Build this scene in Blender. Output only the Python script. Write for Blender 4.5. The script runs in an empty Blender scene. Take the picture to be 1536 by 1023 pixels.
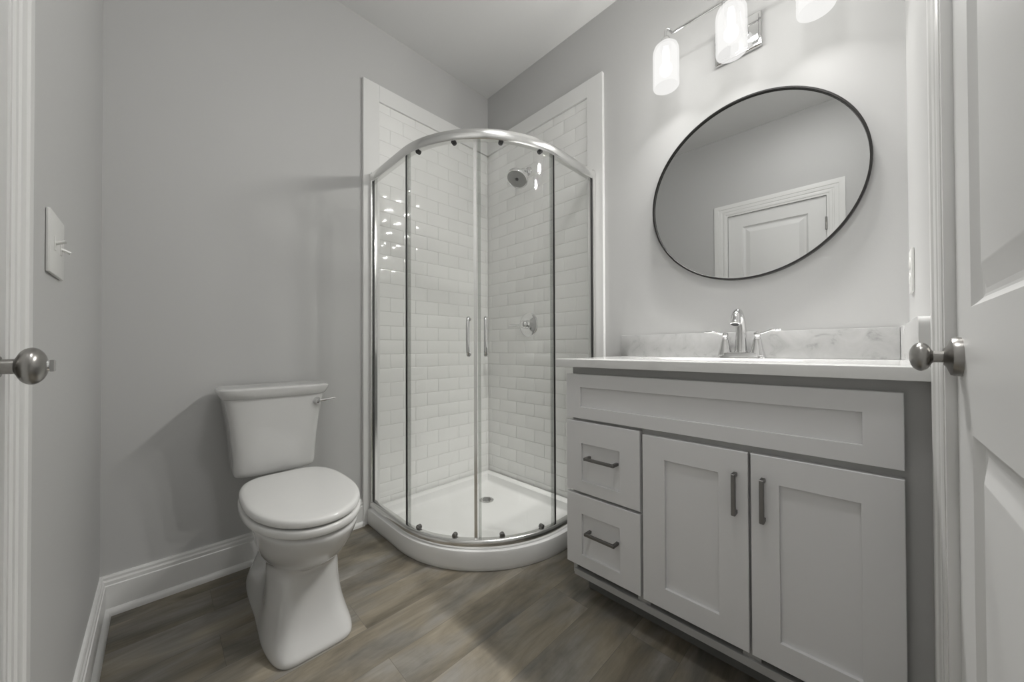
import bpy, bmesh, math, random
from mathutils import Vector, Matrix
PI = math.pi
random.seed(7)
C = bpy.context.scene
COL = C.collection

# ------------------------------------------------------------------ camera, world, exposure
CX, CY, CZ = 1.6091, 1.8459, 0.9034
FPX, CYPX = 531.558, 518.155
yaw, pitch, roll = 0.001945, 0.008532, 0.0038
a = PI/4 + yaw
fw = Vector((-math.cos(a), -math.sin(a), 0)); rt = Vector((-math.sin(a), math.cos(a), 0)); up = Vector((0, 0, 1))
F = fw*math.cos(pitch) + up*math.sin(pitch)
U = -fw*math.sin(pitch) + up*math.cos(pitch)
R3 = rt*math.cos(roll) - U*math.sin(roll)
U3 = rt*math.sin(roll) + U*math.cos(roll)
cd = bpy.data.cameras.new('camera'); cam = bpy.data.objects.new('camera', cd); COL.objects.link(cam)
cd.sensor_width = 36; cd.sensor_fit = 'HORIZONTAL'; cd.lens = FPX*36/1536
cd.shift_y = (CYPX-511.5)/1536; cd.clip_start = 0.005
cam.matrix_world = Matrix(((R3.x, U3.x, -F.x, CX), (R3.y, U3.y, -F.y, CY), (R3.z, U3.z, -F.z, CZ), (0, 0, 0, 1)))
C.camera = cam
w = bpy.data.worlds.new('world'); C.world = w; w.use_nodes = True
w.node_tree.nodes['Background'].inputs[0].default_value = (0.5, 0.5, 0.5, 1)
w.node_tree.nodes['Background'].inputs[1].default_value = 0.3
C.view_settings.view_transform = 'Standard'; C.view_settings.look = 'None'
C.view_settings.gamma = 1; C.view_settings.use_curve_mapping = False
C.view_settings.exposure = 0.0
LAMP = 98.0           # watts of each of the three bulbs in the vanity light
SHADE = 0.50          # glow of the frosted glass shades

CEIL = 36.0           # strength of the flush ceiling light's diffuser

# ------------------------------------------------------------------ room measures (metres)
# wall_back is y=0, wall_right is x=0, wall_left is x=W, wall_front is y=D
W, D, H = 1.749, 1.936, 2.635

# ------------------------------------------------------------------ materials
def mat(name, col, rough=0.5, metal=0.0, spec=0.5, coat=0.0, emit=None, es=0.0):
    m = bpy.data.materials.new(name); m.use_nodes = True
    b = m.node_tree.nodes['Principled BSDF']
    b.inputs['Base Color'].default_value = (*col, 1); b.inputs['Roughness'].default_value = rough
    b.inputs['Metallic'].default_value = metal; b.inputs['Specular IOR Level'].default_value = spec
    b.inputs['Coat Weight'].default_value = coat
    if emit: b.inputs['Emission Color'].default_value = (*emit, 1); b.inputs['Emission Strength'].default_value = es
    return m
def nodes(m): return m.node_tree.nodes, m.node_tree.links, m.node_tree.nodes['Principled BSDF']
def bump(m, scale, strength, dist=0.001, detail=3):
    n, l, b = nodes(m)
    t = n.new('ShaderNodeTexCoord'); x = n.new('ShaderNodeTexNoise'); x.inputs['Scale'].default_value = scale; x.inputs['Detail'].default_value = detail
    u = n.new('ShaderNodeBump'); u.inputs['Strength'].default_value = strength; u.inputs['Distance'].default_value = dist
    l.new(t.outputs['Object'], x.inputs['Vector']); l.new(x.outputs['Fac'], u.inputs['Height']); l.new(u.outputs['Normal'], b.inputs['Normal'])
M = {}
M['wall'] = mat('wall_paint', (0.545, 0.545, 0.54), 0.55, spec=0.35); bump(M['wall'], 260, 0.12, 0.0006)
M['ceiling'] = mat('ceiling_paint', (0.72, 0.72, 0.715), 0.8, spec=0.2)
M['trim'] = mat('white_trim_paint', (0.78, 0.78, 0.77), 0.32)
M['door'] = mat('white_door_paint', (0.76, 0.76, 0.755), 0.38); bump(M['door'], 90, 0.06, 0.0006)
M['tile'] = mat('white_glazed_tile', (0.86, 0.86, 0.845), 0.09, coat=0.3)
M['grout'] = mat('grout', (0.74, 0.74, 0.72), 0.8)
M['porcelain'] = mat('white_porcelain', (0.66, 0.66, 0.65), 0.07, coat=0.5)
M['plastic'] = mat('white_seat_plastic', (0.72, 0.72, 0.705), 0.16)
M['acrylic'] = mat('white_acrylic', (0.82, 0.82, 0.81), 0.2)
M['cab'] = mat('pale_grey_cabinet_paint', (0.74, 0.74, 0.745), 0.38)
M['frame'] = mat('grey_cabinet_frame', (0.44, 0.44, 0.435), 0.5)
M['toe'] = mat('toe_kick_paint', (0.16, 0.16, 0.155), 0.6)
M['chrome'] = mat('chrome', (0.74, 0.74, 0.74), 0.05, 1.0)
M['alu'] = mat('polished_aluminium', (0.80, 0.80, 0.79), 0.2, 1.0)
M['nickel'] = mat('brushed_nickel', (0.36, 0.35, 0.335), 0.28, 1.0)
M['pull'] = mat('dark_pull_metal', (0.22, 0.215, 0.21), 0.36, 1.0)
M['black'] = mat('black_frame_metal', (0.018, 0.017, 0.016), 0.35, 0.3)
M['seal'] = mat('dark_rubber_seal', (0.03, 0.03, 0.03), 0.5)
M['mirror'] = mat('mirror_silver', (0.64, 0.645, 0.64), 0.0, 1.0)
M['dark'] = mat('dark_drain_hole', (0.03, 0.03, 0.03), 0.5)
M['plate'] = mat('white_switch_plastic', (0.76, 0.76, 0.74), 0.3)
M['nozzle'] = mat('grey_rubber_nozzle_face', (0.30, 0.30, 0.29), 0.35, 0.4)
M['diffuser'] = mat('lit_ceiling_diffuser', (0.9, 0.9, 0.9), 0.4, emit=(1.0, 0.99, 0.975), es=CEIL)
M['bulb'] = mat('lit_bulb', (1, 1, 1), 0.3, emit=(1.0, 0.98, 0.95), es=2.6)

def glass_mat(name, tint, k=1.0):
    m = bpy.data.materials.new(name); m.use_nodes = True
    n, l = m.node_tree.nodes, m.node_tree.links
    n.remove(n['Principled BSDF'])
    t = n.new('ShaderNodeBsdfTransparent'); t.inputs['Color'].default_value = (*tint, 1)
    g = n.new('ShaderNodeBsdfGlossy'); g.inputs['Roughness'].default_value = 0.0; g.inputs['Color'].default_value = (1, 1, 1, 1)
    f = n.new('ShaderNodeFresnel'); f.inputs['IOR'].default_value = 1.5
    ge = n.new('ShaderNodeNewGeometry')
    s = n.new('ShaderNodeMath'); s.operation = 'SUBTRACT'; s.inputs[0].default_value = 1
    mu = n.new('ShaderNodeMath'); mu.operation = 'MULTIPLY'
    l.new(ge.outputs['Backfacing'], s.inputs[1]); l.new(s.outputs[0], mu.inputs[0]); l.new(f.outputs[0], mu.inputs[1])
    mx = n.new('ShaderNodeMixShader')
    l.new(mu.outputs[0], mx.inputs[0]); l.new(t.outputs[0], mx.inputs[1]); l.new(g.outputs[0], mx.inputs[2])
    l.new(mx.outputs[0], n['Material Output'].inputs['Surface'])
    return m
M['glass'] = glass_mat('clear_shower_glass', (0.992, 0.995, 0.99))
M['strip'] = glass_mat('clear_edge_strip', (0.80, 0.81, 0.80))

m = bpy.data.materials.new('frosted_glass_shade'); m.use_nodes = True; n, l = m.node_tree.nodes, m.node_tree.links; M['shade'] = m
n.remove(n['Principled BSDF'])
t_ = n.new('ShaderNodeBsdfTransparent'); t_.inputs['Color'].default_value = (0.50, 0.50, 0.495, 1)
e_ = n.new('ShaderNodeEmission'); e_.inputs['Color'].default_value = (1.0, 0.99, 0.975, 1); e_.inputs['Strength'].default_value = SHADE
a_ = n.new('ShaderNodeAddShader'); l.new(t_.outputs[0], a_.inputs[0]); l.new(e_.outputs[0], a_.inputs[1]); l.new(a_.outputs[0], n['Material Output'].inputs['Surface'])

# floor: vinyl planks laid along x
m = mat('grey_brown_vinyl_plank', (0.2, 0.18, 0.15), 0.42, spec=0.4); n, l, b = nodes(m); M['floor'] = m
tc = n.new('ShaderNodeTexCoord')
mp = n.new('ShaderNodeMapping'); mp.inputs['Location'].default_value = (0.37, 0.062, 0); l.new(tc.outputs['Object'], mp.inputs[0])
br = n.new('ShaderNodeTexBrick'); br.offset = 0.37; br.inputs['Scale'].default_value = 1
br.inputs['Brick Width'].default_value = 0.92; br.inputs['Row Height'].default_value = 0.152; br.inputs['Mortar Size'].default_value = 0.0006
br.inputs['Mortar Smooth'].default_value = 0.2; br.inputs['Bias'].default_value = 0
br.inputs['Color1'].default_value = (0, 0, 0, 1); br.inputs['Color2'].default_value = (1, 1, 1, 1); br.inputs['Mortar'].default_value = (0.2, 0.2, 0.2, 1)
l.new(mp.outputs[0], br.inputs['Vector'])
off = n.new('ShaderNodeVectorMath'); off.operation = 'MULTIPLY_ADD'
off.inputs[1].default_value = (7, 3, 5); l.new(br.outputs['Color'], off.inputs[0]); l.new(mp.outputs[0], off.inputs[2])
def grain(sx, sy, scale, detail, rough, dist):
    q = n.new('ShaderNodeMapping'); q.inputs['Scale'].default_value = (sx, sy, 1); l.new(off.outputs[0], q.inputs[0])
    x = n.new('ShaderNodeTexNoise'); x.inputs['Scale'].default_value = scale; x.inputs['Detail'].default_value = detail
    x.inputs['Roughness'].default_value = rough; x.inputs['Distortion'].default_value = dist; l.new(q.outputs[0], x.inputs['Vector']); return x
g1 = grain(1.3, 3.6, 2.4, 7, 0.58, 0.9)
g2 = grain(2.2, 26.0, 4.0, 6, 0.65, 0.3)
g3 = grain(1.1, 2.6, 4.0, 3, 0.5, 0.4)
rp = n.new('ShaderNodeValToRGB'); e = rp.color_ramp.elements
e[0].position = 0.28; e[0].color = (0.10, 0.091, 0.072, 1); e[1].position = 0.74; e[1].color = (0.36, 0.335, 0.28, 1)
k = e.new(0.5); k.color = (0.215, 0.198, 0.160, 1)
mixf = n.new('ShaderNodeMix'); mixf.data_type = 'FLOAT'; mixf.inputs[0].default_value = 0.22
l.new(g1.outputs['Fac'], mixf.inputs[2]); l.new(g2.outputs['Fac'], mixf.inputs[3])
pl = n.new('ShaderNodeMath'); pl.operation = 'MULTIPLY_ADD'; pl.inputs[1].default_value = 0.10
sub = n.new('ShaderNodeMath'); sub.operation = 'SUBTRACT'; sub.inputs[1].default_value = 0.05
l.new(br.outputs['Color'], pl.inputs[0]); l.new(mixf.outputs[0], pl.inputs[2]); l.new(pl.outputs[0], sub.inputs[0]); l.new(sub.outputs[0], rp.inputs[0])
hue = n.new('ShaderNodeMix'); hue.data_type = 'RGBA'; hue.blend_type = 'MULTIPLY'
hr = n.new('ShaderNodeValToRGB'); hr.color_ramp.elements[0].position = 0.38; hr.color_ramp.elements[0].color = (0.96, 0.98, 1.06, 1)
hr.color_ramp.elements[1].position = 0.62; hr.color_ramp.elements[1].color = (1.05, 1.0, 0.94, 1)
l.new(g3.outputs['Fac'], hr.inputs[0]); hue.inputs[0].default_value = 1; l.new(rp.outputs[0], hue.inputs[6]); l.new(hr.outputs[0], hue.inputs[7])
seam = n.new('ShaderNodeMix'); seam.data_type = 'RGBA'; seam.inputs[7].default_value = (0.14, 0.125, 0.105, 1)
l.new(br.outputs['Fac'], seam.inputs[0]); l.new(hue.outputs[2], seam.inputs[6]); l.new(seam.outputs[2], b.inputs['Base Color'])
bu = n.new('ShaderNodeBump'); bu.inputs['Strength'].default_value = 0.15; bu.inputs['Distance'].default_value = 0.0008
l.new(g2.outputs['Fac'], bu.inputs['Height']); l.new(bu.outputs[0], b.inputs['Normal'])

# cultured marble: backsplash is mottled grey
def marble(name, c0, c1, c2, scale, rough):
    m = mat(name, c0, rough, coat=0.2); n, l, b = nodes(m)
    tc = n.new('ShaderNodeTexCoord')
    x = n.new('ShaderNodeTexNoise'); x.inputs['Scale'].default_value = scale; x.inputs['Detail'].default_value = 8; x.inputs['Roughness'].default_value = 0.62; x.inputs['Distortion'].default_value = 0.9
    r = n.new('ShaderNodeValToRGB'); e = r.color_ramp.elements
    e[0].position = 0.30; e[0].color = (*c2, 1); e[1].position = 0.66; e[1].color = (*c0, 1); k = e.new(0.45); k.color = (*c1, 1)
    l.new(tc.outputs['Object'], x.inputs['Vector']); l.new(x.outputs['Fac'], r.inputs[0]); l.new(r.outputs[0], b.inputs['Base Color']); return m
M['splash'] = marble('grey_mottled_marble', (0.50, 0.50, 0.495), (0.45, 0.45, 0.445), (0.29, 0.29, 0.285), 15.0, 0.22)
M['top'] = marble('white_cultured_marble', (0.72, 0.72, 0.71), (0.70, 0.70, 0.69), (0.66, 0.66, 0.65), 7.0, 0.14)

# ------------------------------------------------------------------ mesh helpers
class MB:
    def __init__(s): s.v = []; s.f = []; s.mi = []
    def add(s, vs, fs, mi=0):
        o = len(s.v); s.v += [tuple(p) for p in vs]
        for f in fs: s.f.append(tuple(i+o for i in f)); s.mi.append(mi)
    def box(s, x0, x1, y0, y1, z0, z1, bev=0.0, seg=2, mi=0, mtx=None):
        bm = bmesh.new(); bmesh.ops.create_cube(bm, size=1)
        for v in bm.verts:
            v.co = Vector(((x0+x1)/2+v.co.x*abs(x1-x0), (y0+y1)/2+v.co.y*abs(y1-y0), (z0+z1)/2+v.co.z*abs(z1-z0)))
        if bev: bmesh.ops.bevel(bm, geom=list(bm.edges), offset=bev, segments=seg, affect='EDGES', profile=0.6)
        s.bm(bm, mi, mtx)
    def bm(s, bm, mi=0, mtx=None):
        bm.verts.index_update()
        s.add([(mtx @ v.co if mtx else v.co) for v in bm.verts], [[v.index for v in f.verts] for f in bm.faces], mi); bm.free()
    def loft(s, rings, closed=True, cap0=True, cap1=True, mi=0):
        n = len(rings[0]); vs = [p for r in rings for p in r]; fs = []
        for i in range(len(rings)-1):
            for j in range(n if closed else n-1):
                k = (j+1) % n
                fs.append((i*n+j, i*n+k, (i+1)*n+k, (i+1)*n+j))
        if cap0: fs.append(tuple(range(n-1, -1, -1)))
        if cap1: fs.append(tuple((len(rings)-1)*n+j for j in range(n)))
        s.add(vs, fs, mi)
    def lathe(s, prof, origin=(0, 0, 0), axis=(0, 0, 1), n=40, mi=0, cap0=True, cap1=True):
        ax = Vector(axis).normalized(); u = ax.orthogonal().normalized(); v = ax.cross(u); o = Vector(origin)
        s.loft([[o+ax*h+(u*math.cos(2*PI*i/n)+v*math.sin(2*PI*i/n))*max(r, 1e-5) for i in range(n)] for r, h in prof], True, cap0, cap1, mi)
    def tube(s, pts, rad, n=16, mi=0, flat=1.0):
        pts = [Vector(p) for p in pts]; m = len(pts); rad = rad if isinstance(rad, (list, tuple)) else [rad]*m
        rings = []; u = None
        for i, p in enumerate(pts):
            t = (pts[min(i+1, m-1)]-pts[max(i-1, 0)]).normalized()
            if u is None: u = t.cross(Vector((0, 0, 1))); u = u.normalized() if u.length > 1e-3 else Vector((1, 0, 0))
            u = (u-t*u.dot(t)).normalized(); v = t.cross(u)
            rings.append([p+(u*math.cos(2*PI*j/n)+v*flat*math.sin(2*PI*j/n))*rad[i] for j in range(n)])
        s.loft(rings, True, True, True, mi)
    def sphere(s, c, r, n=24, sc=(1, 1, 1), mi=0):
        bm = bmesh.new(); bmesh.ops.create_uvsphere(bm, u_segments=n, v_segments=n//2, radius=r)
        for v in bm.verts: v.co = Vector(c)+Vector((v.co.x*sc[0], v.co.y*sc[1], v.co.z*sc[2]))
        s.bm(bm, mi)
    def build(s, name, ms, parent=None, ang=35, smooth=True):
        me = bpy.data.meshes.new(name); me.from_pydata(s.v, [], s.f)
        for q in (ms if isinstance(ms, (list, tuple)) else [ms]): me.materials.append(q)
        me.polygons.foreach_set('material_index', s.mi)
        bm = bmesh.new(); bm.from_mesh(me); bmesh.ops.recalc_face_normals(bm, faces=bm.faces); bm.to_mesh(me); bm.free()
        if smooth:
            me.polygons.foreach_set('use_smooth', [True]*len(me.polygons)); me.set_sharp_from_angle(angle=math.radians(ang))
        o = bpy.data.objects.new(name, me); COL.objects.link(o)
        if parent:
            o.parent = parent; o.matrix_parent_inverse = Matrix.Translation(-root_of(parent).location)
            if parent.type == 'MESH': o.matrix_parent_inverse = Matrix()
        return o
def root_of(o):
    while o.parent: o = o.parent
    return o
def spline(pts, n=8):
    pts = [Vector(p) for p in pts]; P = [pts[0]*2-pts[1]]+pts+[pts[-1]*2-pts[-2]]; out = []
    for i in range(1, len(P)-2):
        for k in range(n):
            t = k/n; p0, p1, p2, p3 = P[i-1:i+3]
            out.append(0.5*((2*p1)+(p2-p0)*t+(2*p0-5*p1+4*p2-p3)*t*t+(3*p1-p0-3*p2+p3)*t**3))
    return out+[pts[-1]]
def lerp_table(tab, z):
    for i in range(len(tab)-1):
        if tab[i][0] <= z <= tab[i+1][0]:
            t = (z-tab[i][0])/(tab[i+1][0]-tab[i][0]+1e-9); return [a+(b-a)*t for a, b in zip(tab[i], tab[i+1])]
    return tab[-1]
def thing(name, loc, label, cat, group=None):
    o = bpy.data.objects.new(name, None); COL.objects.link(o); o.location = loc; o.empty_display_size = 0.05
    return tag(o, label, cat, group)
def tag(o, label, cat, group=None):
    o['label'] = label; o['category'] = cat
    if group: o['group'] = group
    return o
def struct(o, label, cat):
    o['kind'] = 'structure'; o['label'] = label; o['category'] = cat; return o

# ------------------------------------------------------------------ room shell
T = 0.10
b = MB(); b.box(-T, W+T, -T, D+T, -0.06, 0); struct(b.build('floor', M['floor']), 'grey brown wood look vinyl plank floor', 'floor')
b = MB(); b.box(-T, W+T, -T, D+T, H, H+0.06); struct(b.build('ceiling', M['ceiling']), 'plain white painted ceiling', 'ceiling')
b = MB(); b.box(-T, W+T, -T, 0, 0, H); struct(b.build('wall_back', M['wall']), 'light grey wall behind the toilet', 'wall')
b = MB(); b.box(-T, 0, 0, D, 0, H); struct(b.build('wall_right', M['wall']), 'light grey wall behind the vanity and round mirror', 'wall')
CO, CI, CE, CW = 0.978, 1.063, 1.697, 1.782      # door in wall_left: casing outer, opening start, opening end, casing outer
DH = 1.99
b = MB(); b.box(W, W+T, 0, CI, 0, H); b.box(W, W+T, CE, D, 0, H); b.box(W, W+T, CI, CE, DH, H)
struct(b.build('wall_left', M['wall']), 'light grey wall with the light switch and a closed door', 'wall')
FO, FI, FE, FW = 0.608, 0.695, 1.455, 1.54       # door in wall_front
b = MB(); b.box(-T, FI, D, D+T, 0, H); b.box(FE, W+T, D, D+T, 0, H); b.box(FI, FE, D, D+T, DH, H)
struct(b.build('wall_front', M['wall']), 'light grey wall at the right end of the vanity', 'wall')

def casing(name, P, label, a0, a1, zt, prof):
    """P(across, out, z) -> point; mitred U of casing around the opening a0..a1, top zt"""
    rings = [[P(a0-w, o, 0) for w, o in prof], [P(a0-w, o, zt+w) for w, o in prof], [P(a1+w, o, zt+w) for w, o in prof], [P(a1+w, o, 0) for w, o in prof]]
    b = MB(); b.loft(rings); return struct(b.build(name, M['trim'], ang=20), label, 'door casing')
PR = [(0.0, -0.001), (0.0, 0.0035), (0.005, 0.0055), (0.017, 0.0055), (0.020, 0.0035), (0.026, 0.0035), (0.030, 0.006), (0.050, 0.007), (0.054, 0.0095), (0.076, 0.0095), (0.085, 0.008), (0.085, -0.001)]
PL = lambda aa, o, z: (W-o, aa, z)
PF = lambda aa, o, z: (aa, D-o, z)
casing('trim_1', PL, 'white moulded door casing at the left edge beside the light switch', CI, CE, DH, PR)
casing('trim_2', PF, 'white moulded door casing at the right end of the vanity', FI, FE, DH, PR)
def jamb(name, P, a0, a1, zt, label):
    b = MB()
    def bx(u0, u1, o0, o1, z0, z1):
        p, q = P(u0, o0, z0), P(u1, o1, z1); b.box(min(p[0], q[0]), max(p[0], q[0]), min(p[1], q[1]), max(p[1], q[1]), z0, z1)
    t = 0.012
    bx(a0, a0+t, -T, 0.002, 0, zt); bx(a1-t, a1, -T, 0.002, 0, zt); bx(a0+t, a1-t, -T, 0.002, zt-t, zt)
    return struct(b.build(name, M['trim']), label, 'door jamb')
jamb('trim_3', PL, CI, CE, DH, 'white jamb lining the doorway in the left wall')
jamb('trim_4', PF, FI, FE, DH, 'white jamb lining the doorway beside the vanity')

def panel_door(name, P, a0, a1, z0, z1, face, panels, label):
    """face = out-coordinate of the visible face; P as above. panels = (u0,u1,z0,z1)"""
    b = MB(); th = 0.035
    us = [a0]+[panels[0][0], panels[0][1]]+[a1]
    def q(pts): b.add([P(u, face+d, z) for u, z, d in pts], [tuple(range(len(pts)))])
    u0, u1 = panels[0][0], panels[0][1]
    q([(a0, z0, 0), (u0, z0, 0), (u0, z1, 0), (a0, z1, 0)]); q([(u1, z0, 0), (a1, z0, 0), (a1, z1, 0), (u1, z1, 0)])
    zs = [z0]+[z for p in panels for z in (p[2], p[3])]+[z1]
    for i in range(0, len(zs), 2): q([(u0, zs[i], 0), (u1, zs[i], 0), (u1, zs[i+1], 0), (u0, zs[i+1], 0)])
    for (p0, p1, pz0, pz1) in panels:
        steps = [(0, 0), (0.004, -0.004), (0.011, -0.009), (0.015, -0.010), (0.022, -0.010), (0.05, -0.002), (0.053, -0.0015)]
        rings = [[P(u, face+d, z) for u, z in ((p0+o, pz0+o), (p1-o, pz0+o), (p1-o, pz1-o), (p0+o, pz1-o))] for o, d in steps]
        b.loft(rings, True, False, True)
    # edges and back
    e = [(a0, z0), (a1, z0), (a1, z1), (a0, z1)]
    b.loft([[P(u, face, z) for u, z in e], [P(u, face-th, z) for u, z in e]], True, False, True)
    me = b.build(name, M['door'], ang=12)
    return struct(me, label, 'door')
def knob(parent, P, u, z, face, button):
    o = Vector(P(u, face, z)); ax = Vector(P(u, face+1, z))-o
    b = MB(); b.lathe([(0.0298, 0), (0.0298, 0.007), (0.0285, 0.010), (0.022, 0.0125), (0.016, 0.0145), (0.012, 0.018)], o, ax, 48)
    kn = MB(); prof = [(0.0095, 0.010), (0.0088, 0.018), (0.0092, 0.028)]
    cen, R, RA = 0.0405, 0.0228, 0.0128
    for i in range(1, 22):
        t = PI*(0.13+0.87*i/21); prof.append((R*math.sin(t), cen-RA*math.cos(t)))
    kn.lathe(prof, o, ax, 48)
    k = kn.build('door_knob', M['nickel'], parent, 50)
    r = b.build('rose', M['nickel'], k, 30)
    if button:
        bb = MB(); c = cen+RA*0.72
        bb.lathe([(0.0075, c-0.004), (0.0078, c+0.003), (0.007, c+0.0045), (0.0065, c+0.0045)], o, ax, 24)
        up_ = Vector((0, 0, 1)); sd = ax.cross(up_)
        bb.loft([[o+ax*h+up_*x*0.0074*s+sd*y*0.0028*s for x, y in ((-1, -1), (1, -1), (1, 1), (-1, 1))] for h, s in ((c+0.003, 1), (c+0.0075, 1), (c+0.009, 0.8))])
        bb.build('turn_button', M['chrome'], k, 30)
d1 = panel_door('door_1', PL, CI+0.0145, CE-0.0145, 0.012, DH-0.0145, -0.011, [(1.176, 1.584, 0.20, 0.80), (1.176, 1.584, 0.96, 1.877)], 'closed white two panel door in the left wall, seen in the mirror')
knob(d1, PL, 1.122, 0.884, -0.011, True)
for z in (0.22, 1.0, 1.775):
    b = MB(); b.lathe([(0.0055, 0), (0.006, 0.002), (0.006, 0.086), (0.0055, 0.088)], (W-0.0075, CE-0.014, z-0.044), (0, 0, 1), 16); b.lathe([(0.004, 0), (0.0045, 0.004), (0.001, 0.007)], (W-0.0075, CE-0.014, z+0.044), (0, 0, 1), 12)
    b.build('hinge', M['nickel'], d1)
d2 = panel_door('door_2', PF, FI+0.0145, FE-0.0145, 0.012, DH-0.0145, -0.010, [(0.822, 1.328, 0.20, 0.782), (0.822, 1.328, 0.958, 1.877)], 'white two panel door at the right edge beside the vanity')
knob(d2, PF, 0.745, 0.888, -0.010, False)

# baseboards with shoe moulding
BP = [(0, 0), (0.014, 0), (0.014, 0.098), (0.0115, 0.101), (0.0115, 0.112), (0.0085, 0.118), (0.0085, 0.126), (0.006, 0.132), (0, 0.132)]
SP = [(0.014, 0.0)] + [(0.014+0.014*math.cos(t), 0.022*math.sin(t)) for t in [PI/2*i/6 for i in range(7)]]
def run(prof, f0, f1): b = MB(); b.loft([[f0(o, z) for o, z in prof], [f1(o, z) for o, z in prof]]); return b
XT = 0.866
bb = run(BP, lambda o, z: (XT, o, z), lambda o, z: (W-o, o, z)).build('baseboard_back', M['trim'], ang=20); struct(bb, 'white baseboard behind the toilet', 'baseboard')
run(SP, lambda o, z: (XT-0.006, o, z), lambda o, z: (W-o, o, z)).build('shoe_moulding', M['trim'], bb, 30)
bl = run(BP, lambda o, z: (W-o, o, z), lambda o, z: (W-o, CO-0.001, z)).build('baseboard_left', M['trim'], ang=20); struct(bl, 'white baseboard below the light switch', 'baseboard')
run(SP, lambda o, z: (W-o, o, z), lambda o, z: (W-o, CO-0.001, z)).build('shoe_moulding', M['trim'], bl, 30)

# ------------------------------------------------------------------ shower surround: white boards and subway tile
TX, TXI, TY, TYI, TZ, TZI = 0.866, 0.780, 0.906, 0.813, 2.312, 2.224
def board(name, P, outer, inner, label):
    b = MB(); t = 0.019
    def bx(u0, u1, z0, z1):
        p, q = P(u0, 0.0, z0), P(u1, t, z1); b.box(min(p[0], q[0]), max(p[0], q[0]), min(p[1], q[1]), max(p[1], q[1]), z0, z1, 0.0015, 1)
    bx(inner, outer, 0.0, TZ); bx(0.0, inner, TZI, TZ)
    return struct(b.build(name, M['trim']), label, 'trim board')
PB = lambda u, o, z: (u, o, z)      # back wall
PRt = lambda u, o, z: (o, u, z)     # right wall
board('trim_5', PB, TX, TXI, 'white flat trim boards framing the shower tile on the back wall')
board('trim_6', PRt, TY, TYI, 'white flat trim boards framing the shower tile on the right wall')
def tiles(name, P, inner, label, phase, z_line):
    b = MB(); th, g, L, RH = 0.0085, 0.0022, 0.1524, 0.0767
    zb = 0.050
    z0 = z_line - math.ceil((z_line-zb)/RH)*RH
    row = round((z0-z_line)/RH)
    uu = 0.0105
    p, q = P(0.0, 0.0, zb), P(inner, th-0.0022, TZI)
    b.box(min(p[0], q[0]), max(p[0], q[0]), min(p[1], q[1]), max(p[1], q[1]), zb, TZI, mi=1)
    while z0 < TZI-0.004:
        a0, a1 = max(z0+g/2, zb), min(z0+RH-g/2, TZI)
        u = phase + (L/2 if row % 2 else 0) - 20*L
        while u < inner:
            s0, s1 = max(u+g/2, uu), min(u+L-g/2, inner-0.001)
            if s1-s0 > 0.006 and a1-a0 > 0.006:
                bv = 0.003; dz = random.uniform(-0.0003, 0.0003)
                r = [[P(x, o, z) for x, z in ((s0+i, a0+i), (s1-i, a0+i), (s1-i, a1-i), (s0+i, a1-i))] for i, o in ((0, th-0.0024), (0, th-0.0016), (bv*0.35, th-0.0005), (bv, th))]
                b.loft(r, True, False, True)
            u += L
        z0 += RH; row += 1
    o = b.build(name, [M['tile'], M['grout']], ang=40); return o
# pan first gives the tile its lower edge
t1 = tiles('tile_panel', PB, TXI, '', 0.714, 1.565); struct(t1, 'white subway tile covering the shower side of the back wall', 'wall tile')
t2 = tiles('tile_panel', PRt, TYI, '', 0.732, 1.565); struct(t2, 'white subway tile behind the shower head and valve', 'wall tile')

# ------------------------------------------------------------------ shower pan
SX, SY, SR, SH = 0.848, 0.885, 0.53, 0.083
def outline(o, z, x0=0.0205, n=40):
    sx, sy, r = SX-o, SY-o, SR-o; cx, cy = SX-SR, SY-SR; k = x0+max(0.0, o)
    pts = [(k, k)] + [(k+(sx-k)*i/12, k) for i in range(1, 12)] + [(sx, k)] + [(sx, k+(cy-k)*i/6) for i in range(1, 6)]
    pts += [(cx+r*math.cos(PI/2*i/n), cy+r*math.sin(PI/2*i/n)) for i in range(n+1)]
    pts += [(cx+(k-cx)*i/6, sy) for i in range(1, 6)] + [(k, sy)] + [(k, sy+(k-sy)*i/12) for i in range(1, 12)]
    return [(x, y, z) for x, y in pts]
pan = thing('shower_pan', (SX/2, SY/2, 0), 'white quarter round shower base on the floor in the corner', 'shower pan')
b = MB()
dr = (0.268, 0.288)
inner = outline(0.075, 0.036)
cen = []
for s, z in ((0.6, 0.034), (0.25, 0.032), (0.0, 0.030)):
    cen.append([(dr[0]+(p[0]-dr[0])*s+(0.04*(p[0]-dr[0])/(math.hypot(p[0]-dr[0], p[1]-dr[1])) if s == 0 else 0), dr[1]+(p[1]-dr[1])*s+(0.04*(p[1]-dr[1])/(math.hypot(p[0]-dr[0], p[1]-dr[1])) if s == 0 else 0), z) for p in inner])
b.loft([outline(0.006, 0.0), outline(0.002, 0.006), outline(0.0, 0.02), outline(0.0, SH-0.008), outline(0.002, SH-0.002), outline(0.008, SH), outline(0.044, SH), outline(0.050, SH-0.004), outline(0.058, 0.046), outline(0.064, 0.039), inner]+cen, True, True, False)
b.build('base', M['acrylic'], pan, 40)
b = MB(); b.lathe([(0.0405, 0.0), (0.0405, 0.0035), (0.038, 0.005), (0.031, 0.005), (0.030, 0.003), (0.002, 0.003)], (dr[0], dr[1], 0.0295), (0, 0, 1), 40)
drn = b.build('drain_cover', M['chrome'], pan, 30)
b = MB()
for i in range(-3, 4):
    for j in range(-3, 4):
        if i*i+j*j <= 9: b.lathe([(0.0032, 0), (0.0032, 0.0006)], (dr[0]+i*0.0082, dr[1]+j*0.0082, 0.0322), (0, 0, 1), 8)
b.build('drain_hole', M['dark'], drn)

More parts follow.
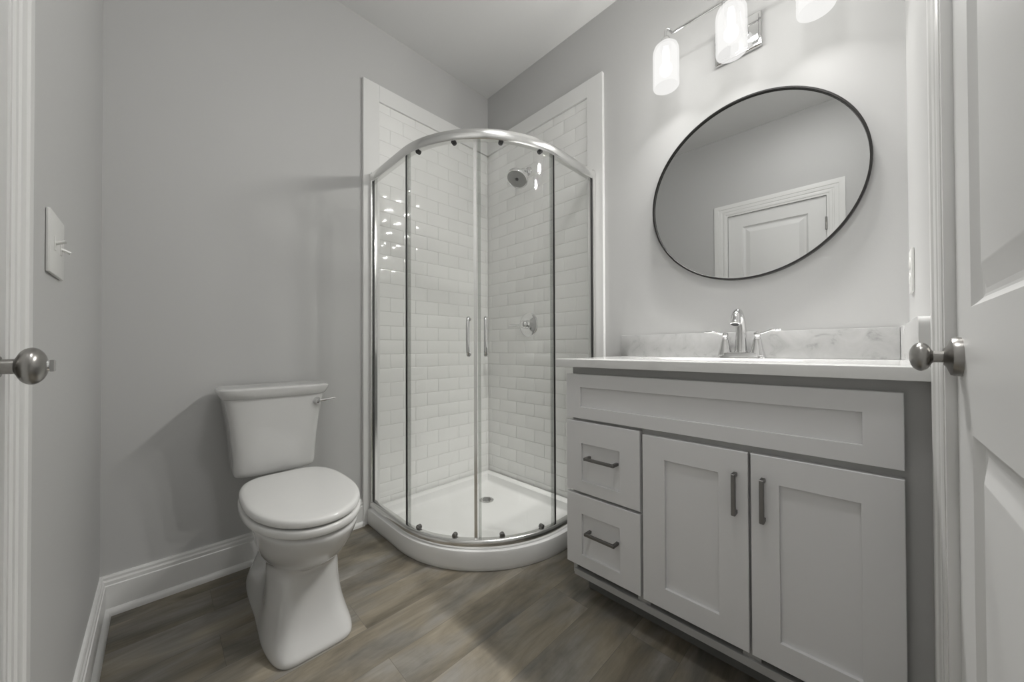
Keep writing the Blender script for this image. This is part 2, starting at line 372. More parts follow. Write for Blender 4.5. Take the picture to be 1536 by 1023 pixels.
# ------------------------------------------------------------------ shower enclosure
EX, EY, ER = 0.830, 0.860, 0.505
ecx, ecy = EX-ER, EY-ER
RB, RT0, RT1 = SH, 1.772, 1.815
enc = thing('shower_enclosure', (EX/2, EY/2, SH), 'curved glass shower enclosure with chrome rails and two sliding doors', 'shower enclosure')
def path(x_end=0.0215, n=40):
    pts = [((EX, x_end), (1, 0))] + [((EX, x_end+(ecy-x_end)*i/5), (1, 0)) for i in range(1, 5)]
    pts += [((ecx+ER*math.cos(t), ecy+ER*math.sin(t)), (math.cos(t), math.sin(t))) for t in [PI/2*i/n for i in range(n+1)]]
    pts += [((ecx+(x_end-ecx)*i/5, EY), (0, 1)) for i in range(1, 6)]
    return pts
def sweep(b, pts, prof, mi=0): b.loft([[(p[0]+nn[0]*o, p[1]+nn[1]*o, z) for o, z in prof] for p, nn in pts], mi=mi)
b = MB(); sweep(b, path(), [(-0.024, RB), (0.003, RB), (0.005, RB+0.003), (0.005, RB+0.026), (0.002, RB+0.032), (-0.004, RB+0.036), (-0.021, RB+0.036), (-0.024, RB+0.032)]); b.build('bottom_rail', M['alu'], enc, 35)
b = MB(); sweep(b, path(), [(-0.026, RT0), (-0.003, RT0), (0.002, RT0+0.004), (0.0045, RT0+0.010), (0.005, RT1-0.008), (0.002, RT1-0.002), (-0.004, RT1), (-0.022, RT1), (-0.026, RT1-0.004)]); b.build('top_rail', M['alu'], enc, 35)
for k in range(2):
    b = MB()
    if k == 0: b.box(EX-0.030, EX+0.004, 0.0215, 0.040, RB, RT1+0.004, 0.003, 2)
    else: b.box(0.0215, 0.040, EY-0.030, EY+0.004, RB, RT1+0.004, 0.003, 2)
    b.build('wall_jamb', M['alu'], enc)
GZ0, GZ1 = RB+0.024, RT0+0.006
def glass_sweep(b, pts, o0, o1, z0=GZ0, z1=GZ1): sweep(b, pts, [(o0, z0), (o1, z0), (o1, z1), (o0, z1)])
t_post_l, t_post_r = math.radians(3.2), math.radians(90-2.6)
fl = [((EX, 0.038), (1, 0)), ((EX, 0.2), (1, 0)), ((EX, ecy), (1, 0)), ((ecx+ER*math.cos(t_post_l), ecy+ER*math.sin(t_post_l)), (math.cos(t_post_l), math.sin(t_post_l)))]
fr = [((0.038, EY), (0, 1)), ((0.2, EY), (0, 1)), ((ecx, EY), (0, 1)), ((ecx+ER*math.cos(t_post_r), ecy+ER*math.sin(t_post_r)), (math.cos(t_post_r), math.sin(t_post_r)))]
def arc(t0, t1, n=16, r=0.0): return [((ecx+(ER+r)*math.cos(t), ecy+(ER+r)*math.sin(t)), (math.cos(t), math.sin(t))) for t in [t0+(t1-t0)*i/n for i in range(n+1)]]
for pts in (fl, fr):
    b = MB(); glass_sweep(b, pts, -0.010, -0.005); fp = b.build('fixed_panel', M['glass'], enc, 25)
    te = t_post_l if pts is fl else t_post_r; sg = 1 if pts is fl else -1
    b = MB(); glass_sweep(b, arc(te, te+sg*math.radians(0.42), 2), -0.012, -0.004); b.build('edge_seal', M['seal'], fp, 25)
    tj = (0.041, 0.0) if pts is fl else (0.0, 0.041)
    b = MB()
    if pts is fl: b.box(EX-0.014, EX-0.002, 0.040, 0.042, GZ0, GZ1)
    else: b.box(0.040, 0.042, EY-0.014, EY-0.002, GZ0, GZ1)
    b.build('jamb_seal', M['seal'], fp)
tc_ = math.radians(45)
for sg in (-1, 1):
    t0, t1 = (t_post_l-0.012, tc_-0.004) if sg < 0 else (t_post_r+0.012, tc_+0.004)
    b = MB(); glass_sweep(b, arc(t0, t1, 20), -0.0205, -0.0150, GZ0+0.004, GZ1-0.004)
    dr_ = b.build('sliding_door', M['glass'], enc, 25)
    # meeting strip and trailing strip
    s = -sg
    b = MB(); sweep(b, arc(t1, t1-s*math.radians(1.5), 3), [(-0.023, GZ0), (-0.012, GZ0), (-0.012, GZ1), (-0.023, GZ1)]); b.build('meeting_strip', M['alu'] if sg < 0 else M['strip'], dr_, 25)
    tt = t0+s*math.radians(1.2)
    b = MB(); sweep(b, arc(tt, tt+s*math.radians(1.0), 2), [(-0.023, GZ0), (-0.0125, GZ0), (-0.0125, GZ1), (-0.023, GZ1)]); b.build('edge_strip', M['strip'], dr_, 25)
    # handle: bowed chrome bar outside the glass
    th = tc_+sg*math.radians(4.0); nv = Vector((math.cos(th), math.sin(th), 0)); hb = Vector((ecx, ecy, 0))+nv*(ER-0.0150)
    b = MB(); z0, z1 = 0.872, 1.034
    pts = [hb+nv*(-0.001)+Vector((0, 0, z0+0.008))] + [hb+nv*d+Vector((0, 0, z)) for d, z in ((0.018, z0+0.004), (0.029, z0+0.014), (0.034, z0+0.04), (0.036, (z0+z1)/2), (0.034, z1-0.04), (0.029, z1-0.014), (0.018, z1-0.004))] + [hb+nv*(-0.001)+Vector((0, 0, z1-0.008))]
    b.tube(spline(pts, 6), 0.0072, 14)
    for z in (z0+0.008, z1-0.008): b.lathe([(0.0085, 0.0), (0.0085, 0.003), (0.007, 0.004)], hb+Vector((0, 0, z)), nv, 16)
    b.build('handle', M['chrome'], dr_, 50)
    # four rollers, two on the top edge and two at the foot
    for frac in (0.22, 0.73):
        t = t0+(t1-t0)*frac; nv = Vector((math.cos(t), math.sin(t), 0)); c = Vector((ecx, ecy, 0))+nv*(ER-0.0150)
        for z in (RT0+0.001, RB+0.042):
            b = MB(); b.lathe([(0.0100, -0.012), (0.0108, -0.011), (0.0108, 0.003), (0.0095, 0.0045), (0.007, 0.005), (0.006, 0.008), (0.002, 0.008)], c+Vector((0, 0, z)), nv, 24)
            b.build('roller', M['seal'] if z > 1 else M['pull'], dr_, 30)

# ------------------------------------------------------------------ shower head and valve on the right wall tile
YH = 0.385
sh = thing('overhead_shower', (0.0085, YH, 1.985), 'round chrome shower head on a bent arm high on the tile', 'shower head')
b = MB(); b.lathe([(0.030, 0), (0.030, 0.002), (0.026, 0.007), (0.014, 0.010), (0.012, 0.012)], (0.0085, YH, 1.985), (1, 0, 0), 32); b.build('flange', M['chrome'], sh, 40)
arm = spline([(0.010, YH, 1.985), (0.035, YH, 1.988), (0.062, YH, 1.978), (0.085, YH, 1.957)], 8)
b = MB(); b.tube(arm, 0.0095, 16); b.build('arm', M['chrome'], sh, 50)
ax = Vector((0.47, 0.06, -0.88)).normalized(); hc = Vector((0.082, YH, 1.960))
b = MB(); b.sphere(hc+ax*0.008, 0.0165, 20)
b.lathe([(0.013, 0.012), (0.017, 0.017), (0.019, 0.024), (0.030, 0.032), (0.052, 0.040), (0.063, 0.044), (0.0665, 0.050), (0.0665, 0.059), (0.064, 0.064), (0.060, 0.0645), (0.058, 0.0625)], hc, ax, 48, cap0=False, cap1=False)
b.build('spray_head', M['chrome'], sh, 40)
b = MB(); b.lathe([(0.0585, 0.061), (0.0585, 0.0627), (0.012, 0.0632), (0.011, 0.0615)], hc, ax, 48)
fc = b.build('spray_face', M['nozzle'], sh, 30)
b = MB(); u_ = ax.orthogonal().normalized(); v_ = ax.cross(u_)
for rr, nn in ((0.020, 10), (0.030, 16), (0.040, 22), (0.050, 28)):
    for i in range(nn):
        t = 2*PI*i/nn; b.lathe([(0.0016, 0), (0.0014, 0.0022), (0.0006, 0.0028)], hc+ax*0.0628+(u_*math.cos(t)+v_*math.sin(t))*rr, ax, 6)
b.build('nozzles', M['chrome'], fc)
b = MB(); b.lathe([(0.0095, 0.061), (0.009, 0.0655), (0.002, 0.066)], hc, ax, 20); b.build('spray_hub', M['dark'], fc)

vc = Vector((0.0085, 0.385, 1.048))
sv = thing('shower_valve', vc, 'round chrome shower valve with lever handle on the tile below the shower head', 'shower valve')
b = MB(); b.lathe([(0.074, 0), (0.074, 0.002), (0.070, 0.006), (0.060, 0.0085), (0.034, 0.012), (0.030, 0.014)], vc, (1, 0, 0), 56); b.build('escutcheon', M['chrome'], sv, 40)
b = MB(); b.lathe([(0.027, 0.011), (0.025, 0.024), (0.020, 0.030), (0.0215, 0.036), (0.024, 0.044), (0.022, 0.052), (0.014, 0.058), (0.003, 0.060)], vc, (1, 0, 0), 36)
p0 = vc+Vector((0.046, -0.015, 0)); b.tube(spline([p0, p0+Vector((0.004, -0.025, -0.002)), p0+Vector((0.006, -0.05, -0.003)), p0+Vector((0.008, -0.078, -0.002)), p0+Vector((0.009, -0.092, -0.001))], 6), [0.008, 0.007, 0.0065, 0.006, 0.0055]+[0.0055]*4+[0.006, 0.0065, 0.007, 0.0075, 0.008, 0.0082, 0.0085, 0.0085, 0.0085, 0.0083]+[0.008, 0.0078, 0.0075, 0.007, 0.0065, 0.006], 14)
b.build('lever_handle', M['chrome'], sv, 50)

# ------------------------------------------------------------------ toilet
TC = 1.268
toi = thing('toilet', (TC, 0.42, 0), 'white two piece toilet with closed lid standing by the back wall', 'toilet')
def sg_pow(c, p): return math.copysign(abs(c)**p, c)
def sstep(t): t = min(1, max(0, t)); return t*t*(3-2*t)
def ring(z, wf, wm, yb, yf, px, py, xc=TC, n=72, split=0.62):
    out = []
    for i in range(n):
        t = 2*PI*i/n; c, s = math.cos(t), math.sin(t)
        y = (yf+yb)/2+(yf-yb)/2*sg_pow(c, py)
        k = sstep(((y-yb)/(yf-yb)-split+0.16)/0.32)
        out.append((xc+(wm+(wf-wm)*k)*sg_pow(s, px), y, z))
    return out
TB = [  # z, front half width, rear half width, back, front, exponents, centre
 [0.000, 0.119, 0.110, 0.10, 0.690, 0.30, 0.52, TC],
 [0.006, 0.121, 0.112, 0.10, 0.693, 0.30, 0.52, TC],
 [0.016, 0.121, 0.112, 0.10, 0.692, 0.30, 0.52, TC],
 [0.030, 0.119, 0.109, 0.10, 0.684, 0.30, 0.52, TC],
 [0.060, 0.114, 0.100, 0.105, 0.668, 0.36, 0.58, TC],
 [0.100, 0.108, 0.084, 0.11, 0.652, 0.42, 0.62, TC],
 [0.150, 0.106, 0.070, 0.12, 0.640, 0.50, 0.68, TC],
 [0.200, 0.105, 0.068, 0.12, 0.636, 0.52, 0.68, TC],
 [0.228, 0.106, 0.072, 0.12, 0.640, 0.60, 0.72, TC],
 [0.244, 0.113, 0.080, 0.12, 0.658, 0.75, 0.85, TC],
 [0.262, 0.126, 0.094, 0.12, 0.690, 0.90, 0.95, TC],
 [0.290, 0.140, 0.112, 0.12, 0.726, 0.95, 1.0, TC],
 [0.320, 0.149, 0.124, 0.11, 0.753, 0.95, 1.0, TC],
 [0.350, 0.154, 0.132, 0.10, 0.772, 0.92, 1.0, TC],
 [0.368, 0.157, 0.136, 0.09, 0.780, 0.90, 1.0, TC],
 [0.377, 0.157, 0.136, 0.09, 0.780, 0.90, 1.0, TC],
 [0.3845, 0.150, 0.130, 0.097, 0.773, 0.90, 1.0, TC]]
zs = []
for i in range(len(TB)-1):
    for k_ in range(3): zs.append(TB[i][0]+(TB[i+1][0]-TB[i][0])*k_/3)
zs.append(TB[-1][0])
def smooth_tab(tab, z):   # Catmull-Rom in z
    for i in range(len(tab)-1):
        if tab[i][0] <= z <= tab[i+1][0]+1e-9:
            p1, p2 = tab[i], tab[i+1]; p0 = tab[max(i-1, 0)]; p3 = tab[min(i+2, len(tab)-1)]
            h = p2[0]-p1[0]; t = (z-p1[0])/h; out = []
            for k_ in range(1, len(p1)):
                m1 = (p2[k_]-p0[k_])/(p2[0]-p0[0])*h; m2 = (p3[k_]-p1[k_])/(p3[0]-p1[0])*h
                out.append((2*t**3-3*t*t+1)*p1[k_]+(t**3-2*t*t+t)*m1+(-2*t**3+3*t*t)*p2[k_]+(t**3-t*t)*m2)
            return out
    return tab[-1][1:]
b = MB(); b.loft([ring(z, *smooth_tab(TB, z)[:6], xc=smooth_tab(TB, z)[6]) for z in zs]); bowl = b.build('bowl', M['porcelain'], toi, 45)
def seat_ring(z, o, n=96, yb=0.268, yf=0.786, hw=0.158, xc=TC+0.005):
    out = []; yc = 0.51
    for i in range(n):
        t = 2*PI*(i+0.5)/n; c, s = math.cos(t), math.sin(t)
        if c >= 0: y = yc+(yf-o-yc)*abs(c)**0.95; x = (hw-o)*sg_pow(s, 0.95)
        else:
            y = yc-(yc-yb-o)*abs(c)**0.62; k = (yc-y)/(yc-yb)
            x = (hw-o-0.012*k*k)*sg_pow(s, 0.95-0.5*sstep(k*2))
        out.append((xc+x, y, z))
    return out
b = MB(); b.loft([seat_ring(z, o) for z, o in ((0.3885, 0.010), (0.3895, 0.003), (0.393, -0.001), (0.408, -0.001), (0.412, 0.002), (0.413, 0.010))]); b.build('seat', M['plastic'], toi, 50)
b = MB(); b.loft([seat_ring(z, o) for z, o in ((0.4185, 0.010), (0.4195, 0.003), (0.423, 0.001), (0.431, 0.0015), (0.4368, 0.004), (0.4392, 0.009), (0.4402, 0.018), (0.4408, 0.06))]); b.build('seat_lid', M['plastic'], toi, 50)
for s in (-1, 1):
    b = MB(); b.box(TC+s*0.07-0.022, TC+s*0.07+0.022, 0.236, 0.285, 0.386, 0.421, 0.008, 3); b.build('seat_hinge', M['plastic'], toi)
TKX = 1.274
TK = [[0.418, 0.126, 0.060, 0.196, 0.002], [0.424, 0.134, 0.040, 0.206, 0.002], [0.436, 0.1375, 0.032, 0.212, 0.001], [0.50, 0.141, 0.030, 0.216, 0], [0.56, 0.146, 0.030, 0.219, 0], [0.62, 0.1525, 0.030, 0.222, 0], [0.67, 0.160, 0.030, 0.225, 0], [0.718, 0.169, 0.030, 0.228, 0]]
def tank_ring(z, hw, yb, yf, px=0.26, py=0.34, xc=TKX, n=88, bow=0.012):
    out = []
    for i in range(n):
        t = 2*PI*(i+0.5)/n; c, s = math.cos(t), math.sin(t)
        x = hw*sg_pow(s, px); y = (yf+yb)/2+(yf-yb)/2*sg_pow(c, py)
        if c > 0: y -= bow*(x/hw)**2*abs(c)**py
        out.append((xc+x, y, z))
    return out
b = MB(); zz = [0.418+(0.718-0.418)*i/30 for i in range(31)]; zz[1:1] = [0.421, 0.424]; zz = sorted(set(zz))
b.loft([tank_ring(z, *smooth_tab(TK, z)[:3]) for z in zz]); tank = b.build('tank', M['porcelain'], toi, 45)
b = MB(); b.loft([tank_ring(z, hw, yb, yf, 0.22, 0.34, bow=0.020) for z, hw, yb, yf in ((0.7185, 0.172, 0.028, 0.234), (0.721, 0.175, 0.026, 0.238), (0.735, 0.182, 0.024, 0.245), (0.747, 0.186, 0.022, 0.249), (0.753, 0.186, 0.022, 0.249), (0.757, 0.182, 0.026, 0.244), (0.7585, 0.172, 0.035, 0.235), (0.7595, 0.13, 0.06, 0.20))]); b.build('tank_lid', M['porcelain'], toi, 50)
b = MB(); lx, lz = 1.141, 0.690; ly = 0.2135
b.lathe([(0.015, 0), (0.015, 0.004), (0.012, 0.009), (0.010, 0.018), (0.0085, 0.021), (0.002, 0.022)], (lx, ly, lz), (0, 1, 0), 24)
b.tube([(lx, ly+0.014, lz), (lx-0.02, ly+0.017, lz+0.001), (lx-0.045, ly+0.017, lz+0.003), (lx-0.068, ly+0.014, lz+0.005)], [0.006, 0.0055, 0.005, 0.0048], 12)
b.build('flush_lever', M['chrome'], toi, 40)

# ------------------------------------------------------------------ vanity cabinet
XD, VY0, VY1 = 0.549, 1.064, D-0.0025
CZT = 0.865; CT = 0.0275
van = thing('vanity_cabinet', (0.28, 1.5, 0), 'pale grey shaker vanity cabinet with two drawers and two doors', 'vanity cabinet')
XF = XD-0.019
b = MB(); ztop = CZT-CT-0.001
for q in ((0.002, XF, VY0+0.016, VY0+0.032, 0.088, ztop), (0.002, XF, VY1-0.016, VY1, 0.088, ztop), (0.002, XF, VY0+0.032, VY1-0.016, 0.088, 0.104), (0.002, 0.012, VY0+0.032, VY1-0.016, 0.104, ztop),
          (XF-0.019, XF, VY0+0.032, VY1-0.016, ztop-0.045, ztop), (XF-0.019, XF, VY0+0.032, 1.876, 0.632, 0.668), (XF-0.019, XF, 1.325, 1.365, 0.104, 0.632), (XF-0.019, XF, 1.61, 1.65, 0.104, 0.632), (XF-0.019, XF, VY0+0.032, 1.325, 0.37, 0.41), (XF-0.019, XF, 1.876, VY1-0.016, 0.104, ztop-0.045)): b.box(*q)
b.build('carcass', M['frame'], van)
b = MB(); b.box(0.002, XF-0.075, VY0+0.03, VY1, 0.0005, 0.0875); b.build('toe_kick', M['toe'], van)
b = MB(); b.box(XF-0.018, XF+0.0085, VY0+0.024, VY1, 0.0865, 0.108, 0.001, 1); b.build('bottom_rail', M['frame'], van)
def shaker(b, y0, y1, z0, z1, iy0, iy1, iz0, iz1):
    x0, x1 = XF, XD
    d = 0.009; bv = 0.0012
    O = [(y0, z0), (y1, z0), (y1, z1), (y0, z1)]; I = [(iy0, iz0), (iy1, iz0), (iy1, iz1), (iy0, iz1)]
    def rg(P, x, o=0.0, sg=1):
        return [(x, P[0][0]+o, P[0][1]+o), (x, P[1][0]-o, P[1][1]+o), (x, P[2][0]-o, P[2][1]-o), (x, P[3][0]+o, P[3][1]-o)]
    b.loft([rg(O, x0), rg(O, x1-bv), rg(O, x1, bv), rg(I, x1, -bv*0.5), rg(I, x1-bv*0.5), rg(I, x1-d)], True, True, True)
def pull(parent, y0, y1, z0, z1):
    b = MB(); x0, x1 = XD-0.009 if True else XD, XD+0.026; r = 0.0048
    if z1-z0 < 0.02:
        zc = (z0+z1)/2; xb = x0
        b.box(x1-2*r, x1, y0, y1, zc-r, zc+r, 0.0012, 1)
        for y in (y0, y1-2*r): b.box(xb, x1-r, y, y+2*r, zc-r, zc+r, 0.001, 1)
    else:
        yc = (y0+y1)/2; xb = XD
        b.box(x1-2*r, x1, yc-r, yc+r, z0, z1, 0.0012, 1)
        for z in (z0, z1-2*r): b.box(xb, x1-r, yc-r, yc+r, z, z+2*r, 0.001, 1)
    return b.build('pull', M['pull'], parent)
b = MB(); shaker(b, VY0, 1.8965, 0.654, 0.811, 1.123, 1.836, 0.695, 0.765); b.build('false_drawer_front', M['cab'], van, 20)
for z0, z1, iz0, iz1 in ((0.394, 0.644, 0.435, 0.567), (0.132, 0.384, 0.174, 0.318)):
    b = MB(); shaker(b, VY0, 1.342, z0, z1, 1.127, 1.273, iz0, iz1); d = b.build('drawer', M['cab'], van, 20)
    zp = 0.5215 if z0 > 0.3 else 0.263
    pull(d, 1.152, 1.266, zp-0.005, zp+0.005)
for y0, y1, iy0, iy1, py in ((1.351, 1.628, 1.418, 1.560, 1.6005), (1.634, 1.8965, 1.692, 1.833, 1.6605)):
    b = MB(); shaker(b, y0, y1, 0.130, 0.636, iy0, iy1, 0.192, 0.570); d = b.build('cabinet_door', M['cab'], van, 20)
    pull(d, py-0.005, py+0.005, 0.475, 0.581)

# ------------------------------------------------------------------ vanity top with integral basin
XC0, XC1, YC0, YC1 = 0.0015, 0.5733, 1.033, D-0.0015
vt = thing('countertop', (0.28, 1.48, CZT-CT), 'white marble vanity top with oval basin and grey mottled backsplash', 'vanity top')
bc = (0.300, 1.512); ea, eb = 0.140, 0.205
b = MB()
def rect_pt(t, o=0.0):
    c, s = math.cos(t), math.sin(t); x0, x1, y0, y1 = XC0+o, XC1-o, YC0+o, YC1-o
    k = min([(x1-bc[0])/c if c > 1e-9 else 1e9, (x0-bc[0])/c if c < -1e-9 else 1e9, (y1-bc[1])/s if s > 1e-9 else 1e9, (y0-bc[1])/s if s < -1e-9 else 1e9])
    return bc[0]+c*k, bc[1]+s*k
ang = sorted(set([2*PI*i/96 for i in range(96)] + [math.atan2(y-bc[1], x-bc[0]) % (2*PI) for x in (XC0, XC1) for y in (YC0, YC1)]))
rings = [[(*rect_pt(t, 0.06)[:2], CZT-CT) for t in ang], [(*rect_pt(t), CZT-CT) for t in ang], [(*rect_pt(t), CZT-0.004) for t in ang], [(*rect_pt(t, 0.0012), CZT-0.0012) for t in ang], [(*rect_pt(t, 0.004), CZT) for t in ang]]
for sc, z in ((1.03, 0), (1.0, -0.0015), (0.975, -0.006), (0.94, -0.02), (0.86, -0.055), (0.72, -0.09), (0.5, -0.112), (0.25, -0.120), (0.08, -0.122)):
    rings.append([(bc[0]+ea*sc*math.cos(t), bc[1]+eb*sc*math.sin(t), CZT+z) for t in ang])
b.loft(rings, True, False, True); b.build('slab', M['top'], vt, 35)
b = MB(); b.lathe([(0.021, 0), (0.021, 0.002), (0.018, 0.003), (0.012, 0.001)], (bc[0], bc[1], CZT-0.1225), (0, 0, 1), 24); b.build('sink_drain', M['chrome'], vt)
b = MB(); b.box(0.0015, 0.020, 1.001, D-0.0205, CZT+0.0002, CZT+0.099, 0.0025, 2); b.build('backsplash', M['splash'], vt)
# side splash with a stepped, rounded front end
b = MB(); y0, y1 = D-0.020, D-0.0015; z0 = CZT+0.0002; ht = 0.099
prof = [(0.0015, z0), (0.560, z0)] + [(0.560-0.02+0.02*math.cos(t), z0+ht-0.02+0.02*math.sin(t)) for t in [PI/2*i/8 for i in range(9)]] + [(0.0015, z0+ht)]
b.loft([[(x, y0+0.002, z) if False else (x, y0, z) for x, z in prof], [(x, y1, z) for x, z in prof]]); b.build('side_splash', M['top'], vt, 35)

# ------------------------------------------------------------------ faucet
fx, fy, fz = 0.085, 1.515, CZT+0.0003
fa = thing('faucet', (fx, fy, fz), 'chrome two handle faucet with high curved spout on the vanity top', 'faucet')
def rr(hx, hy, z, p=0.45, n=48, c=(fx, fy)): return [(c[0]+hx*sg_pow(math.cos(2*PI*i/n), p), c[1]+hy*sg_pow(math.sin(2*PI*i/n), p), z) for i in range(n)]
b = MB(); b.loft([rr(0.027, 0.077, fz), rr(0.027, 0.077, fz+0.004), rr(0.025, 0.074, fz+0.008), rr(0.023, 0.071, fz+0.018), rr(0.021, 0.069, fz+0.021)]); b.build('base_plate', M['chrome'], fa, 30)
for s in (-1, 1):
    c = (fx, fy+s*0.051)
    b = MB(); b.loft([rr(0.0235, 0.0235, fz+0.010, 0.6, c=c), rr(0.021, 0.021, fz+0.022, 0.6, c=c), rr(0.0165, 0.0165, fz+0.040, 0.65, c=c), rr(0.0135, 0.0135, fz+0.060, 0.75, c=c), rr(0.0125, 0.0125, fz+0.068, 0.8, c=c), rr(0.010, 0.010, fz+0.070, 1, c=c)])
    b.lathe([(0.010, 0.069), (0.0105, 0.074), (0.008, 0.077), (0.0105, 0.083), (0.0115, 0.088), (0.009, 0.094), (0.003, 0.096)], (c[0], c[1], fz), (0, 0, 1), 24)
    h = b.build('handle', M['chrome'], fa, 40)
    p0 = Vector((c[0], c[1]+s*0.006, fz+0.087))
    b = MB(); b.tube(spline([p0, p0+Vector((0.002, s*0.018, 0.006)), p0+Vector((0.003, s*0.036, 0.012)), p0+Vector((0.004, s*0.052, 0.011)), p0+Vector((0.004, s*0.064, 0.013))], 5), [0.0058, 0.0056, 0.0053, 0.005, 0.0048, 0.0046, 0.0046, 0.0047, 0.005, 0.0053, 0.0056, 0.0058, 0.006, 0.006, 0.006, 0.0058, 0.0055, 0.005, 0.0048, 0.0045, 0.004], 12, flat=0.75)
    b.build('lever', M['chrome'], h, 50)
sp = spline([(fx-0.004, fy, fz+0.015), (fx-0.005, fy, fz+0.055), (fx-0.003, fy, fz+0.105), (fx+0.008, fy, fz+0.146), (fx+0.034, fy, fz+0.166), (fx+0.062, fy, fz+0.154), (fx+0.074, fy, fz+0.128)], 8)
m_ = len(sp); b = MB(); b.tube(sp, [0.0225-0.0090*min(1, i/(m_*0.55))+0.0022*max(0, (i/m_-0.70)/0.30) for i in range(m_)], 24)
b.lathe([(0.023, 0.018), (0.023, 0.024), (0.021, 0.027)], (fx-0.004, fy, fz), (0, 0, 1), 32)
b.build('spout', M['chrome'], fa, 45)
tip = sp[-1]; dv = (sp[-1]-sp[-3]).normalized()
b = MB(); b.lathe([(0.0150, -0.004), (0.0162, 0.002), (0.0162, 0.007), (0.013, 0.009)], tip, dv, 28)
aer = b.build('aerator', M['chrome'], fa, 30)
b = MB(); b.lathe([(0.0115, 0.0088), (0.0115, 0.0096)], tip, dv, 20); b.build('outlet_screen', M['dark'], aer)
b = MB(); b.tube([(fx-0.032, fy, fz+0.018), (fx-0.032, fy, fz+0.072)], 0.0026, 10); b.sphere((fx-0.032, fy, fz+0.074), 0.0055, 12); b.build('lift_rod', M['chrome'], fa, 50)

# ------------------------------------------------------------------ round mirror
MR = 0.350; mc = Vector((0.0, 1.513, 1.516))
mi_ = thing('round_mirror', (0.013, mc.y, mc.z), 'large round wall mirror with thin black frame above the vanity', 'mirror')
mi_.rotation_euler.z = math.radians(0.58)
b = MB(); b.loft([[(x, mc.y+r*math.cos(2*PI*i/128), mc.z+r*math.sin(2*PI*i/128)) for i in range(128)] for r, x in ((MR-0.006, 0.004), (MR-0.001, 0.004), (MR, 0.005), (MR, 0.0235), (MR-0.001, 0.0245), (MR-0.006, 0.0245), (MR-0.007, 0.0235), (MR-0.007, 0.012))], True, False, False)
b.build('frame', M['black'], mi_, 30)
b = MB(); b.lathe([(MR-0.0065, 0.004), (MR-0.0065, 0.0165), (0.001, 0.0165)], mc, (1, 0, 0), 128); mg = b.build('mirror_glass', M['mirror'], mi_, 30)

# ------------------------------------------------------------------ three light vanity fixture
vl = thing('vanity_light', (0.0, 1.497, 2.10), 'chrome three light fixture with lit frosted glass shades above the mirror', 'wall light')
LX, LZ, LY = 0.115, 2.212, (1.262, 1.500, 1.738)
b = MB(); b.box(0.0005, 0.018, 1.417, 1.577, 2.040, 2.170, 0.006, 3); b.box(0.016, 0.021, 1.427, 1.567, 2.050, 2.160, 0.003, 2); b.build('wall_plate', M['chrome'], vl)
b = MB(); b.tube([(LX-0.012, LY[0]+0.022, LZ), (LX-0.012, LY[2]-0.022, LZ)], 0.0068, 16); b.build('bar', M['chrome'], vl, 50)
b = MB()
for y in (1.470, 1.524): b.tube(spline([(0.018, y, 2.105), (0.045, y, 2.110), (0.080, y, 2.150), (LX-0.012, y, LZ)], 6), 0.006, 14); b.lathe([(0.013, 0), (0.012, 0.005), (0.007, 0.008)], (0.020, y, 2.105), (1, 0, 0), 20)
b.build('arm', M['chrome'], vl, 50)
SZ0, SZ1, SRD = 1.990, 2.168, 0.0505
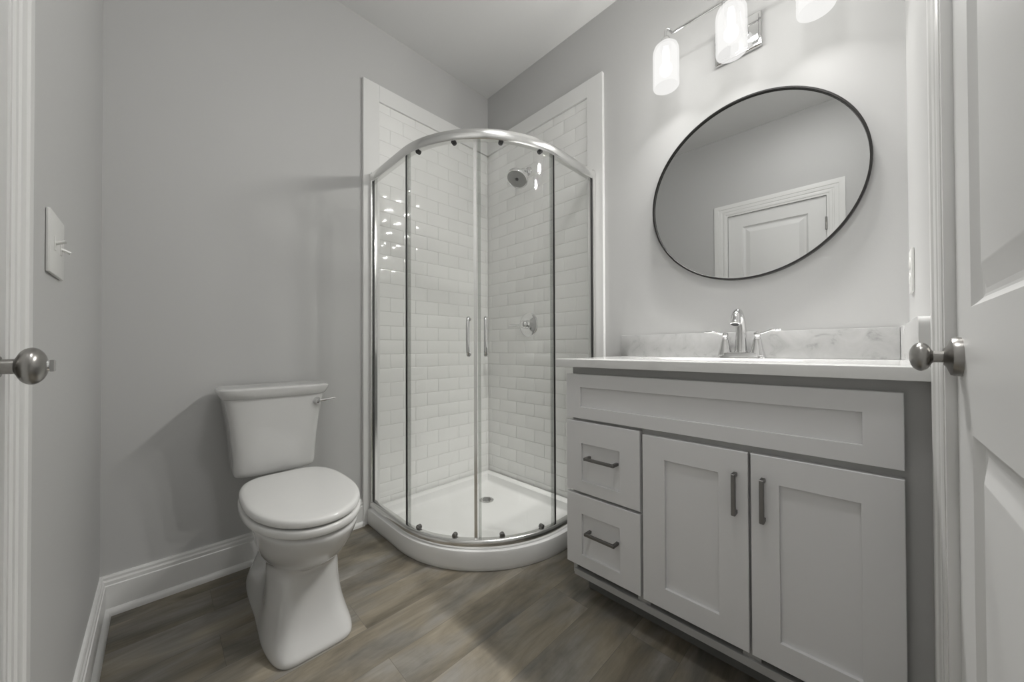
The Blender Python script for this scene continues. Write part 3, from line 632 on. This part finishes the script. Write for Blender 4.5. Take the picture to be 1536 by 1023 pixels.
for i, y in enumerate(LY):
    b = MB()
    b.tube(spline([(LX-0.012, y+(0.024 if i == 0 else -0.024 if i == 2 else 0.0), LZ), (LX-0.006, y+(0.012 if i == 0 else -0.012 if i == 2 else 0), LZ+0.016), (LX, y, LZ+0.014), (LX, y, SZ1+0.010)], 6), 0.0062, 12)
    b.lathe([(0.010, 0.030), (0.017, 0.024), (0.021, 0.016), (0.022, 0.003), (0.022, -0.022), (0.018, -0.024)], (LX, y, SZ1), (0, 0, 1), 28)
    b.build('socket', M['chrome'], vl, 40)
    b = MB(); ou = [(0.022, SZ1), (0.036, SZ1-0.004), (0.045, SZ1-0.013), (0.0495, SZ1-0.026), (SRD, SZ1-0.04), (SRD, SZ0+0.040), (0.0495, SZ0+0.034), (SRD, SZ0+0.028), (SRD, SZ0+0.006), (0.049, SZ0+0.001), (0.046, SZ0), (0.044, SZ0+0.003), (0.044, SZ1-0.045), (0.042, SZ1-0.028), (0.034, SZ1-0.012), (0.022, SZ1-0.005)]
    b.lathe([(r, z) for r, z in ou], (LX, y, 0), (0, 0, 1), 44, cap0=False, cap1=False)
    sh_ = b.build('glass_shade', M['shade'], vl, 40)
    b = MB(); b.sphere((LX, y, SZ0+0.075), 0.024, 20, (1, 1, 1.2)); b.lathe([(0.013, SZ0+0.095), (0.013, SZ1-0.02)], (LX, y, 0), (0, 0, 1), 16); bu_ = b.build('bulb', M['bulb'], sh_, 50)
    ld = bpy.data.lights.new('bulb_glow', 'POINT'); ld.energy = LAMP; ld.shadow_soft_size = 0.029; ld.color = (1.0, 0.985, 0.965); ld.use_nodes = True
    ln = ld.node_tree.nodes; em = ln['Emission']; lf = ln.new('ShaderNodeLightFalloff'); lf.inputs['Strength'].default_value = 1.0; lf.inputs['Smooth'].default_value = 0.028
    ld.node_tree.links.new(lf.outputs['Linear'], em.inputs['Strength'])
    lo = bpy.data.objects.new('bulb_glow', ld); COL.objects.link(lo); lo.location = (LX, y, SZ0+0.075)

# ------------------------------------------------------------------ flush ceiling light above the middle of the room
cl = thing('ceiling_light', (1.12, 1.62, H), 'round flush ceiling light over the middle of the room', 'ceiling light')
b = MB(); b.lathe([(0.155, 0), (0.155, -0.018), (0.150, -0.024), (0.140, -0.024), (0.140, -0.012)], (1.12, 1.62, H-0.0003), (0, 0, 1), 48, cap1=False); b.build('trim_ring', M['trim'], cl, 30)
b = MB(); b.lathe([(0.139, -0.012), (0.135, -0.024), (0.115, -0.032), (0.07, -0.038), (0.001, -0.040)], (1.12, 1.62, H), (0, 0, 1), 48); b.build('diffuser', M['diffuser'], cl, 50)

# ------------------------------------------------------------------ switch and outlet plates
sw = thing('light_switch', (W, 0.785, 1.095), 'white two toggle light switch plate on the left wall beside the door casing', 'light switch')
b = MB(); b.box(W-0.0062, W-0.0003, 0.722, 0.848, 1.040, 1.152, 0.003, 2); b.build('plate', M['plate'], sw)
for y, s in ((0.812, 1), (0.758, -1)):
    b = MB(); b.box(W-0.0075, W-0.006, y-0.006, y+0.006, 1.084, 1.108, 0.0005, 1)
    p = Vector((W-0.006, y, 1.096)); b.tube([p, p+Vector((-0.007, 0, s*0.003)), p+Vector((-0.0125, 0, s*0.006))], [0.0042, 0.0038, 0.0034], 10, flat=0.8); b.build('toggle', M['plate'], sw, 40)
ou = thing('outlet_plate', (0.155, D, 1.11), 'slim white outlet plate on the wall at the right end of the vanity', 'outlet')
b = MB(); b.box(0.110, 0.185, D-0.0062, D-0.0003, 1.052, 1.170, 0.0025, 2); b.build('plate', M['plate'], ou)
for z in (1.090, 1.132):
    b = MB(); b.lathe([(0.0165, 0), (0.0165, 0.0015), (0.015, 0.002)], (0.1475, D-0.006, z), (0, -1, 0), 24); b.build('socket_face', M['plate'], ou)
